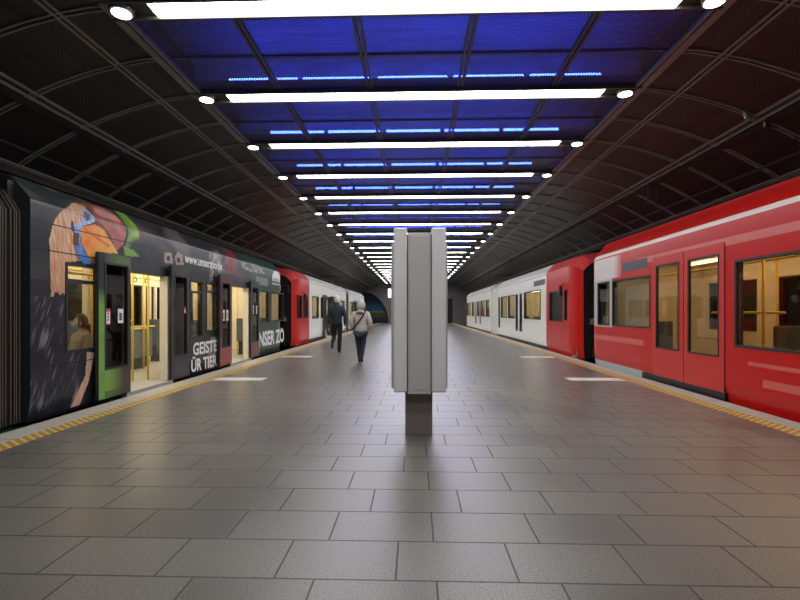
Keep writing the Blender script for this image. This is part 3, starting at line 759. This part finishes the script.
Bv.lining(19.1,21.2,[h for h in hn if h[0]<21],[],'panel')
for a,b_,p,q in hn: Bv.window(a,b_,p,q)
for a,b_,_,zt in dn+dr: Bv.doorway(a,b_,zt,'black')
for a,b_,_,zt in dn+dr:
    Bv.leaf(a-.62,a+.02,.03,2.18,(.1,.1),(.4,2.05),lambda y,z:(.10,.10,.10)); Bv.leaf(b_-.02,b_+.62,.03,2.18,(.1,.1),(.4,2.05),lambda y,z:(.10,.10,.10))
Bv.bellows(32.4,34.0,8,inset=.06,mat='housing')
Bv.shell('body',34.0,44.8,hr+dr,[],redpale(0),tb=1,T=1.,E=.3)
Bv.lining(34.2,44.2,hr+dr,[])
for a,b_,p,q in hr: Bv.window(a,b_,p,q)
for d,y in ((.5,22.4),(1.6,22.9),(.5,25.6),(1.5,26.5),(.5,29),(.5,31),(.5,35.2),(.5,37.5),(.5,41.5)): Bv.pole(d,y)
for d,y,f in ((.5,22.2,1),(.5,23.6,-1),(2.05,22.4,1),(2.05,25.5,-1),(.5,28.8,1),(.5,30.6,-1),(.5,35.4,1),(.5,41,1)): Bv.seat(d,y,f)
Bv.under(19.2,44.2,(20.8,31.5,42)); cabface(Bv,18.80); mirror(Bv,19.84,1.95); panto(Bv,31.0)
o=Bv.bx(MB(),-.01,.02,20.9,21.0,1.2,1.36).build('door_button',M['black'],Bv.root)

# --- far right vehicle: red cab, pale body
Cv=Tram('tram',1,4.64,13.95,44.0,'pale grey tram with a red cab end, on the right track beyond the red tram')
hn=[(14.78,15.08,1.05,2.0),(15.25,16.75,1.0,2.0),(17.85,20.6,1.02,2.15),(22.45,24.1,1.0,2.12),(24.3,26.1,1.0,2.12)]
sl=[(20.95,21.45,.45,2.12),(21.8,22.3,.45,2.12),(26.35,26.85,.45,2.12)]
hf=[(18.0,19.6,.9,2.0),(20.2,21.8,.9,2.0),(22.4,24.0,.9,2.0),(24.6,26.4,.9,2.0)]
for a,b_,p_,q in hf: Cv.window(a,b_,p_,q,far=True,gl='darkglass')
Cv.shell('body',13.95,27.2,hn+sl,hf,redpale(16.95),ta=1,T=.8,E=.2)
Cv.lining(17.1,27.0,[h for h in hn+sl if h[0]>17],hf); Cv.lining(14.2,16.9,[h for h in hn if h[0]<17],[],'panel')
for a,b_,p,q in hn+sl: Cv.window(a,b_,p,q,gl='glass')
Cv.bellows(27.2,29.5,9,inset=.05,mat='fill')
hr=[(30.1,31.6,1.0,2.1),(32.0,33.9,1.0,2.1),(34.8,36.0,1.0,2.1),(37.5,39.3,1.0,2.1),(40.0,43.0,1.0,2.1)]; sr=[(34.1,34.6,.45,2.1),(36.4,37.0,.45,2.1)]
Cv.shell('body',29.5,44.0,hr+sr,[],redpale(0),tb=1,T=1.,E=.3); Cv.lining(29.7,43.4,hr+sr,[])
for a,b_,p,q in hr+sr: Cv.window(a,b_,p,q)
for d,y in ((.5,18.6),(.5,19.9),(1.5,19.2),(.5,21.5),(.5,23.2),(.5,25.3),(1.6,24.6),(.5,31),(.5,35.5),(.5,38.5)): Cv.pole(d,y)
for d,y,f in ((.5,18.3,1),(.5,19.9,-1),(2.05,18.6,1),(.5,23,1),(.5,25,-1),(2.05,24.5,1),(.5,31,1),(.5,35.4,1),(.5,38.4,-1)): Cv.seat(d,y,f)
for y in (32.6,36.2,38.2): Cv.bx(MB(),.35,.40,y-.9,y+.9,.5,1.62).build('partition_panel',M['sredge'],Cv.root)  # red panels added to imitate a reddish reflection in the windows
Cv.under(14.2,43.4,(16,28,42)); cabface(Cv,13.95); mirror(Cv,15.1,2.0); panto(Cv,30.2)
Cv.bx(MB(),-.006,.03,17.3,18.9,2.3,2.5).build('destination_display',M['heater'],Cv.root)

# --- near right vehicle: red
Dv=Tram('tram',1,4.64,2.6,13.05,'bright red tram with pale roof stripes, nearest vehicle on the right track')
hn=[(3.0,7.12,.80,2.06),(9.62,11.45,.98,2.05),(11.6,12.35,.98,2.05)]
dn=[(7.34,9.50,.62,2.36)]
def redcar(y,z,sd):
    if sd==3: return (.02,.02,.022)
    if sd==2: return RED
    if z>2.95 or sd==1: return (.55,.03,.03)
    if 2.65<z<2.72: return (.80,.72,.68)
    if y>11.0 and 2.10<z<2.6: return lerp((.56,.10,.085),(.66,.60,.56),(y-11.0)*3)
    if y>11.4 and .95<z<2.1: return (.50,.50,.47)
    if 2.30<z<2.42 and y<10.2: return (.62,.16,.14)
    if 2.15<z<2.175: return (.10,.01,.01)
    if z<.1 and y>9.9: return (.55,.64,.62)
    if .55<z<.64 and y<6.9: return (.60,.12,.10)  # this band and the next paint in blurred lamp reflections and lettering
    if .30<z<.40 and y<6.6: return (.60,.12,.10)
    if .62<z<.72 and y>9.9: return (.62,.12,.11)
    return RED
hf=[(3.2,4.7,.9,2.0),(5.1,6.7,.9,2.0),(7.2,8.3,.3,2.0),(8.5,9.6,.3,2.0),(10.2,11.8,.9,2.0)]
for a,b_,p_,q in hf: Dv.window(a,b_,p_,q,far=True,gl='darkglass')
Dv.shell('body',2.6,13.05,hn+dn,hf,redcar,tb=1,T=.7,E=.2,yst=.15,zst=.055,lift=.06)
Dv.lining(2.7,12.0,hn+dn,hf)
for i,(a,b_,p,q) in enumerate(hn): Dv.window(a,b_,p,q,gl='brownglass' if i==0 else 'darkglass',div=None)
rl=lambda y,z: (.55,.03,.025)
for a,b_ in ((7.34,8.42),(8.44,9.50)):
    Dv.leaf(a,b_,.10,2.36,(.12,.12),(.62,2.2),rl,d=(-.012,.03),gl='brownglass')
Dv.bx(MB(),-.03,.2,7.3,9.9,-.04,.10).build('door_step',M['black'],Dv.root)
Dv.bx(MB(),-.004,.05,9.75,10.9,2.20,2.40).build('destination_display',M['heater'],Dv.root)
for d,y in ((.5,7.25),(1.4,8.2),(1.4,6.2),(.6,5.0),(.5,9.55),(.6,10.6)): Dv.pole(d,y)
for d,y,f in ((.5,6.5,-1),(.5,5.2,1),(.5,4.0,-1),(2.05,6.4,1),(2.05,5.0,-1),(2.05,8.5,1),(.5,10.4,1),(2.05,10.2,-1)): Dv.seat(d,y,f)
Dv.rail([(.7,3.0,2.1),(.7,11.5,2.1)]); Dv.rail([(1.0,7.5,1.3),(1.0,9.3,1.3)])
Dv.under(2.8,12.4,(4.0,11.2))

# ------------------------------------------------------------------ overhead wires and fittings
for sg,nm in ((-1,'left'),(1,'right')):
    tag(MB().tube([(sg*5.75,Y0,3.70),(sg*5.75,Y1+1,3.70)],.018,6).build('overhead_wire',M['black']),'thin black contact wire running above the %s track'%nm,'wire')
r=empty('wire_bracket',(4.93,7.3,4.2)); tag(r,'small metal bracket with insulators on the right vault, above the red tram','bracket')
MB().tube([(4.93,7.3,4.19),(5.75,7.32,4.17)],.012,8).build('arm',M['steel'],r)
for x in (4.97,5.03): MB().tube([(x-.012,7.3,4.19),(x+.012,7.3,4.19)],.042,12).build('insulator',M['steel'],r)
b=MB(); b.tube([(5.2,7.3,4.24),(5.2,7.3,4.06)],.022,10); b.build('clamp',M['steel'],r)
MB().tube([(4.90,7.3,4.30),(4.93,7.3,4.19)],.03,8).build('mount',M['steel'],r)
MB().tube([(5.2,7.3,4.08),(5.6,7.32,4.02),(5.75,7.32,3.72)],.01,6).build('stay_wire',M['black'],r)
for i,(x,y,zb) in enumerate(((5.15,10.8,3.70),(5.37,10.85,3.62))):
    r=MB(); r.tube([(x,y,4.16),(x+.015,y,3.98),(x-.01,y,zb+.12),(x+.02,y,zb),(x-.06,y,zb-.04)],.014,6)
    tag(r.build('hanging_cable',M['black']),('short black cable hanging from the right vault, the nearer to the ceiling lights','short black cable hanging from the right vault, the nearer to the red tram')[i],'cable')
r=empty('hanging_sign',(-2.9,54.5,4.5)); tag(r,'small glowing blue-white sign hanging far away beside the grey pillar','sign')
MB().box(-3.05,-2.72,54.4,54.55,2.95,3.95).build('lightbox',M['screen'],r); MB().tube([(-2.88,54.47,3.95),(-2.88,54.47,4.67)],.02,6).build('hanger',M['black'],r)

# ------------------------------------------------------------------ people
def skinmesh(name,chains,mat,parent,sub=2,root=0,smooth=True):
    """chains: list of lists of (x,y,z,r); equal points are one joint. returns verts/faces as object"""
    V=[];R=[];Ei=[];key={}
    for ch in chains:
        prev=None
        for p in ch:
            k=(round(p[0],4),round(p[1],4),round(p[2],4))
            if k not in key:
                key[k]=len(V); V.append(p[:3]); R.append(p[3] if len(p)>3 else .05)
            i=key[k]
            if prev is not None and prev!=i: Ei.append((prev,i))
            prev=i
    me=bpy.data.meshes.new('sk'); me.from_pydata(V,Ei,[])
    o=bpy.data.objects.new('sk',me); COL.objects.link(o)
    m=o.modifiers.new('s','SKIN'); m.use_smooth_shade=True
    sd=me.skin_vertices[0].data
    seen=[]
    # one root per island
    adj={i:[] for i in range(len(V))}
    for a,b in Ei: adj[a].append(b); adj[b].append(a)
    done=set()
    for i in range(len(V)):
        rr=R[i]; sd[i].radius=rr if isinstance(rr,tuple) else (rr,rr)
        sd[i].use_root=False
        if i not in done:
            sd[i].use_root=True; st=[i]
            while st:
                q=st.pop()
                if q in done: continue
                done.add(q); st+=adj[q]
    ss=o.modifiers.new('d','SUBSURF'); ss.levels=sub; ss.render_levels=sub
    dg=bpy.context.evaluated_depsgraph_get(); res=bpy.data.meshes.new_from_object(o.evaluated_get(dg))
    bpy.data.objects.remove(o)
    res.name=name; res.materials.clear(); res.materials.append(M[mat]); res.polygons.foreach_set('use_smooth',[True]*len(res.polygons))
    ob=bpy.data.objects.new(name,res); COL.objects.link(ob)
    if parent is not None: ob.parent=parent
    return ob
def headgeo(c,yaw,r=.098):
    """head with brow, nose, mouth, chin and ears, as verts and faces (faces +y before the turn)"""
    nu,nv=28,20; V=[];Fc=[]
    def g(a,s1): return math.exp(-(a/s1)**2)
    for j in range(nv+1):
        ph=-math.pi/2+math.pi*j/nv
        for i in range(nu):
            th=2*math.pi*i/nu
            x=math.cos(ph)*math.sin(th); y=math.cos(ph)*math.cos(th); z=math.sin(ph)
            X=x*r*.80; Yy=y*r*1.0; Z=z*r*1.25
            if z<0: X*=1+z*.22; 
            f=max(0,y)
            if f>0:
                Yy+= .030*f*g(x,.16)*g(z+.10,.20)            # nose
                Yy-= .012*f*(g(x-.36,.2)+g(x+.36,.2))*g(z-.10,.13)   # eye sockets
                Yy+= .006*f*g(z-.30,.12)+.008*f*g(x,.3)*g(z+.48,.09)+.010*f*g(x,.3)*g(z+.78,.14)  # brow, lips, chin
                Yy-= .006*f*g(x,.3)*g(z+.40,.03)
            e=g(y+.02,.16)*g(z+.05,.24)*abs(x)**3
            X+= .022*e*(1 if x>0 else -1)
            V.append((X,Yy,Z))
    for j in range(nv):
        for i in range(nu):
            i2=(i+1)%nu; Fc.append((j*nu+i,j*nu+i2,(j+1)*nu+i2,(j+1)*nu+i))
    cs,sn=math.cos(yaw),math.sin(yaw)
    return [(c[0]+x*cs-y*sn,c[1]+x*sn+y*cs,c[2]+z) for x,y,z in V],Fc
def body(parent,chains,head,yaw,hands):
    """one continuous figure: skinned trunk and limbs, head, five fingers rooted in each palm"""
    ch=list(chains)
    o=skinmesh('body',ch,'skin',parent)
    fs=[]
    for p,dirv,side in hands:
        p=Vector(p); d=Vector(dirv).normalized(); s_=Vector(side).normalized(); nrm=d.cross(s_)
        fs.append([(*(p-d*.01),(.026,.014)),(*(p+d*.05),(.038,.014)),(*(p+d*.085),(.034,.012))])
        for k,(of,ln) in enumerate(((-.028,.060),(-.010,.072),(.009,.068),(.027,.052))):
            b=p+d*.08+s_*of; fs.append([(*b,.0095),(*(b+d*ln*.5+nrm*.008),.0088),(*(b+d*ln*.85+nrm*.024),.0078)])
        b=p+d*.02-s_*.030; fs.append([(*b,.012),(*(b-s_*.025+d*.03),.010),(*(b-s_*.032+d*.058+nrm*.008),.0088)])
    h=skinmesh('h',fs,'skin',None,1) if fs else None
    bm=bmesh.new(); bm.from_mesh(o.data)
    if h: bm.from_mesh(h.data); hm=h.data; bpy.data.objects.remove(h)
    V,Fc=headgeo(head,yaw); vs=[bm.verts.new(v) for v in V]
    for f in Fc:
        try: bm.faces.new([vs[i] for i in f]).smooth=True
        except ValueError: pass
    bmesh.ops.remove_doubles(bm,verts=bm.verts,dist=1e-5)
    bmesh.ops.recalc_face_normals(bm,faces=bm.faces)
    for f in bm.faces: f.smooth=True
    bm.to_mesh(o.data); bm.free(); return o
def cap(name,c,r,mat,parent,zmin=-.35,fwd=.45,yaw=0,scale=(1,1,1),jit=.004):
    """hair: a shell around the skull, open at the face"""
    mb=MB(); nu,nv=28,16; idx={}
    cs,sn=math.cos(yaw),math.sin(yaw)
    def P(i,j,k):
        ph=-math.pi/2+math.pi*j/nv; th=2*math.pi*i/nu
        rr=r*k*(1+jit/r*NZ.noise(Vector((i*1.7,j*1.3,0))))
        x=math.cos(ph)*math.sin(th)*.82*scale[0]*rr; y=math.cos(ph)*math.cos(th)*scale[1]*rr; z=math.sin(ph)*1.27*scale[2]*rr
        return (c[0]+x*cs-y*sn,c[1]+x*sn+y*cs,c[2]+z)
    for j in range(nv):
        for i in range(nu):
            ph=-math.pi/2+math.pi*(j+.5)/nv; th=2*math.pi*(i+.5)/nu
            y=math.cos(ph)*math.cos(th); z=math.sin(ph)
            if z<zmin or (y>fwd and z<.62): continue
            i2=(i+1)%nu
            mb.quad(P(i,j,1),P(i2,j,1),P(i2,j+1,1),P(i,j+1,1)); 
    return mb.build(name,M[mat],parent,smooth=True,weld=True,local=True)

# man walking away, navy jacket
m=empty('person',(-2.50,15.30,0)); tag(m,'person in a navy jacket and black trousers with white hair, walking away near the trams','person')
Lh,Rh=(-.26,.02,.84),(.27,-.06,.83)
legR=[(0,0,.98,(.13,.10)),(.09,0,.90,.088),(.09,.02,.50,.060),(.075,-.02,.10,.042)]
legL=[(0,0,.98,(.13,.10)),(-.09,0,.90,.088),(-.10,.10,.52,.060),(-.10,-.24,.36,.042)]
trunk=[(0,0,.98,(.13,.10)),(0,-.01,1.20,(.125,.095)),(0,-.01,1.40,(.15,.10)),(0,0,1.53,.055),(0,.015,1.62,.06)]
armL=[(0,-.01,1.40,(.15,.10)),(-.19,-.01,1.44,.056),(-.245,-.03,1.16,.042),(*Lh,.028)]
armR=[(0,-.01,1.40,(.15,.10)),(.19,-.01,1.44,.056),(.25,-.05,1.16,.042),(*Rh,.028)]
body(m,[trunk,armL,armR,legL,legR],(0,.02,1.70),0,[((-.262,.03,.80),(0,.1,-1),(0,1,0)),((.272,-.05,.79),(0,.1,-1),(0,1,0))])
cap('hair',(0,.012,1.705),.116,'hairw',m,zmin=-.55)
skinmesh('jacket',[[(0,0,.83,(.19,.135)),(0,0,1.05,(.18,.125)),(0,-.01,1.22,(.185,.13)),(0,-.01,1.40,(.19,.125)),(0,0,1.52,.10),(0,.005,1.60,.085)],
   [(0,-.01,1.40,(.19,.125)),(-.20,-.01,1.44,.082),(-.262,-.03,1.16,.068),(-.268,.01,.90,.052)],[(0,-.01,1.40,(.19,.125)),(.20,-.01,1.44,.082),(.268,-.05,1.16,.068),(.275,-.05,.89,.052)]],'navy',m)
skinmesh('trousers',[[(0,0,1.02,(.16,.12)),(.095,0,.86,.105),(.09,.02,.50,.078),(.075,-.02,.03,.066)],[(0,0,1.02,(.16,.12)),(-.095,0,.86,.105),(-.10,.10,.52,.078),(-.10,-.27,.34,.064)]],'blackcloth',m)
skinmesh('shoe',[[(.075,-.06,.045,.042),(.08,.03,.045,.046),(.085,.16,.035,.034)]],'shoe',m)
skinmesh('shoe',[[(-.10,-.28,.36,.042),(-.10,-.29,.26,.046),(-.10,-.26,.15,.034)]],'shoe',m)

# woman walking away, pale hooded coat and shoulder strap
f=empty('person',(-1.40,12.35,0)); tag(f,'person in a pale grey hooded coat with a dark cross-body strap, walking away','person')
trunk=[(0,0,.86,(.14,.10)),(0,0,1.06,(.11,.09)),(0,0,1.25,(.13,.09)),(0,0,1.36,.048),(0,.02,1.43,.05)]
body(f,[trunk,[(0,0,1.25,(.13,.09)),(-.165,0,1.28,.05),(-.235,-.04,1.03,.038),(-.17,.10,.86,.026)],[(0,0,1.25,(.13,.09)),(.165,0,1.28,.05),(.235,-.04,1.03,.038),(.17,.10,.86,.026)],
  [(0,0,.86,(.14,.10)),(-.08,0,.80,.082),(-.06,.05,.45,.055),(-.03,.03,.09,.04)],[(0,0,.86,(.14,.10)),(.08,0,.80,.082),(.055,-.02,.45,.055),(.035,-.14,.13,.04)]],(0,.03,1.49),0,
  [((-.168,.11,.84),(.1,.2,-1),(1,0,0)),((.168,.11,.84),(-.1,.2,-1),(-1,0,0))])
skinmesh('coat',[[(0,0,.76,(.20,.145)),(0,0,.88,(.195,.145)),(0,0,1.06,(.175,.13)),(0,0,1.24,(.175,.12)),(0,-.005,1.34,.09)],
  [(0,0,1.24,(.175,.12)),(-.175,0,1.26,.08),(-.255,-.04,1.02,.07),(-.195,.06,.86,.058)],[(0,0,1.24,(.175,.12)),(.175,0,1.26,.08),(.255,-.04,1.02,.07),(.195,.06,.86,.058)]],'greycoat',f)
cap('hood',(0,.0,1.475),.138,'greycoat',f,zmin=-.95,fwd=.5,scale=(1.05,1,.88),jit=.012)
MB().tube([(-.10,-.12,1.29),(0,-.135,1.34),(.10,-.12,1.29)],.04,10).build('hood_collar',M['greycoat'],f,smooth=True,local=True)
skinmesh('jeans',[[(0,0,.82,(.155,.12)),(-.085,0,.74,.095),(-.06,.05,.45,.072),(-.03,.03,.09,.052)],[(0,0,.82,(.155,.12)),(.085,0,.74,.095),(.055,-.02,.45,.072),(.035,-.13,.14,.052)]],'jeans',f)
skinmesh('boot',[[(-.03,.03,.16,.056),(-.03,.01,.05,.048),(-.03,.15,.04,.036)]],'shoe',f)
skinmesh('boot',[[(.035,-.12,.20,.056),(.035,-.155,.09,.046),(.04,-.04,.045,.036)]],'shoe',f)
b=MB(); st=[(.14,.03,1.345),(.13,-.08,1.335),(.06,-.152,1.20),(-.04,-.158,1.06),(-.13,-.15,.95),(-.205,-.06,.86)]
b.tube(st,.020,8); b.build('strap',M['leather'],f,smooth=True,local=True)

# passenger behind the glass of the near left vehicle, facing the picture's left
p=empty('person',(-5.20,7.36,.02)); p.rotation_euler.z=-.5; p.scale=(.92,.92,.92); tag(p,'seated person in a taupe jacket and pale face mask behind the hornbill tram window','person')
body(p,[[(0,0,.50,(.15,.12)),(0,0,.75,(.14,.11)),(0,0,.98,(.16,.11)),(0,-.01,1.07,.055),(0,-.03,1.14,.055)],
  [(0,0,.98,(.16,.11)),(.18,0,.98,.056),(.22,-.06,.72,.044),(.12,-.28,.60,.03)],[(0,0,.98,(.16,.11)),(-.18,0,.98,.056),(-.22,-.06,.72,.044),(-.12,-.28,.60,.03)],
  [(0,0,.50,(.15,.12)),(.10,-.10,.52,.085),(.11,-.46,.50,.06),(.11,-.48,.08,.045),(.11,-.60,.04,.035)],[(0,0,.50,(.15,.12)),(-.10,-.10,.52,.085),(-.11,-.46,.50,.06),(-.11,-.48,.08,.045),(-.11,-.60,.04,.035)]],
  (0,-.04,1.215),2.75,[((.11,-.30,.59),(-.3,-1,-.1),(0,0,1)),((-.11,-.30,.59),(.3,-1,-.1),(0,0,1))])
cap('hair',(0,-.03,1.235),.112,'hairb',p,zmin=-.75,fwd=.45,yaw=2.75)
skinmesh('ponytail',[[(0,.07,1.20,.035),(0,.12,1.12,.035),(.03,.13,1.03,.025)]],'hairb',p)
skinmesh('jacket',[[(0,0,.50,(.20,.16)),(0,0,.72,(.19,.15)),(0,0,.96,(.20,.14)),(0,-.01,1.06,.10),(0,-.015,1.10,.09)],
  [(0,0,.96,(.20,.14)),(.18,0,.98,.09),(.235,-.06,.72,.078),(.14,-.24,.61,.06)],[(0,0,.96,(.20,.14)),(-.18,0,.98,.09),(-.235,-.06,.72,.078),(-.14,-.24,.61,.06)]],'parka',p)
skinmesh('trousers',[[(0,0,.50,(.17,.13)),(.10,-.10,.52,.10),(.11,-.46,.50,.075),(.11,-.48,.12,.06)],[(0,0,.50,(.17,.13)),(-.10,-.10,.52,.10),(-.11,-.46,.50,.075),(-.11,-.48,.12,.06)]],'blackcloth',p)
mb=MB()
for j in range(6):
    for i in range(8):
        def Q(i,j,hy=2.75-math.pi):
            th=math.radians(-62+124*i/8); ph=math.radians(-62+62*j/6)
            k=.112+.022*math.exp(-(th/.4)**2)
            a,b_=math.sin(th)*math.cos(ph)*k*.86,-math.cos(th)*math.cos(ph*.8)*k
            return (a*math.cos(hy)-b_*math.sin(hy),-.04+a*math.sin(hy)+b_*math.cos(hy),1.215+math.sin(ph)*.108+.01)
        mb.quad(Q(i,j),Q(i+1,j),Q(i+1,j+1),Q(i,j+1))
# shell offset gives the mask its thickness
o=mb.build('face_mask',M['mask'],p,smooth=True,weld=True,local=True)
sm=o.modifiers.new('t','SOLIDIFY'); sm.thickness=.003
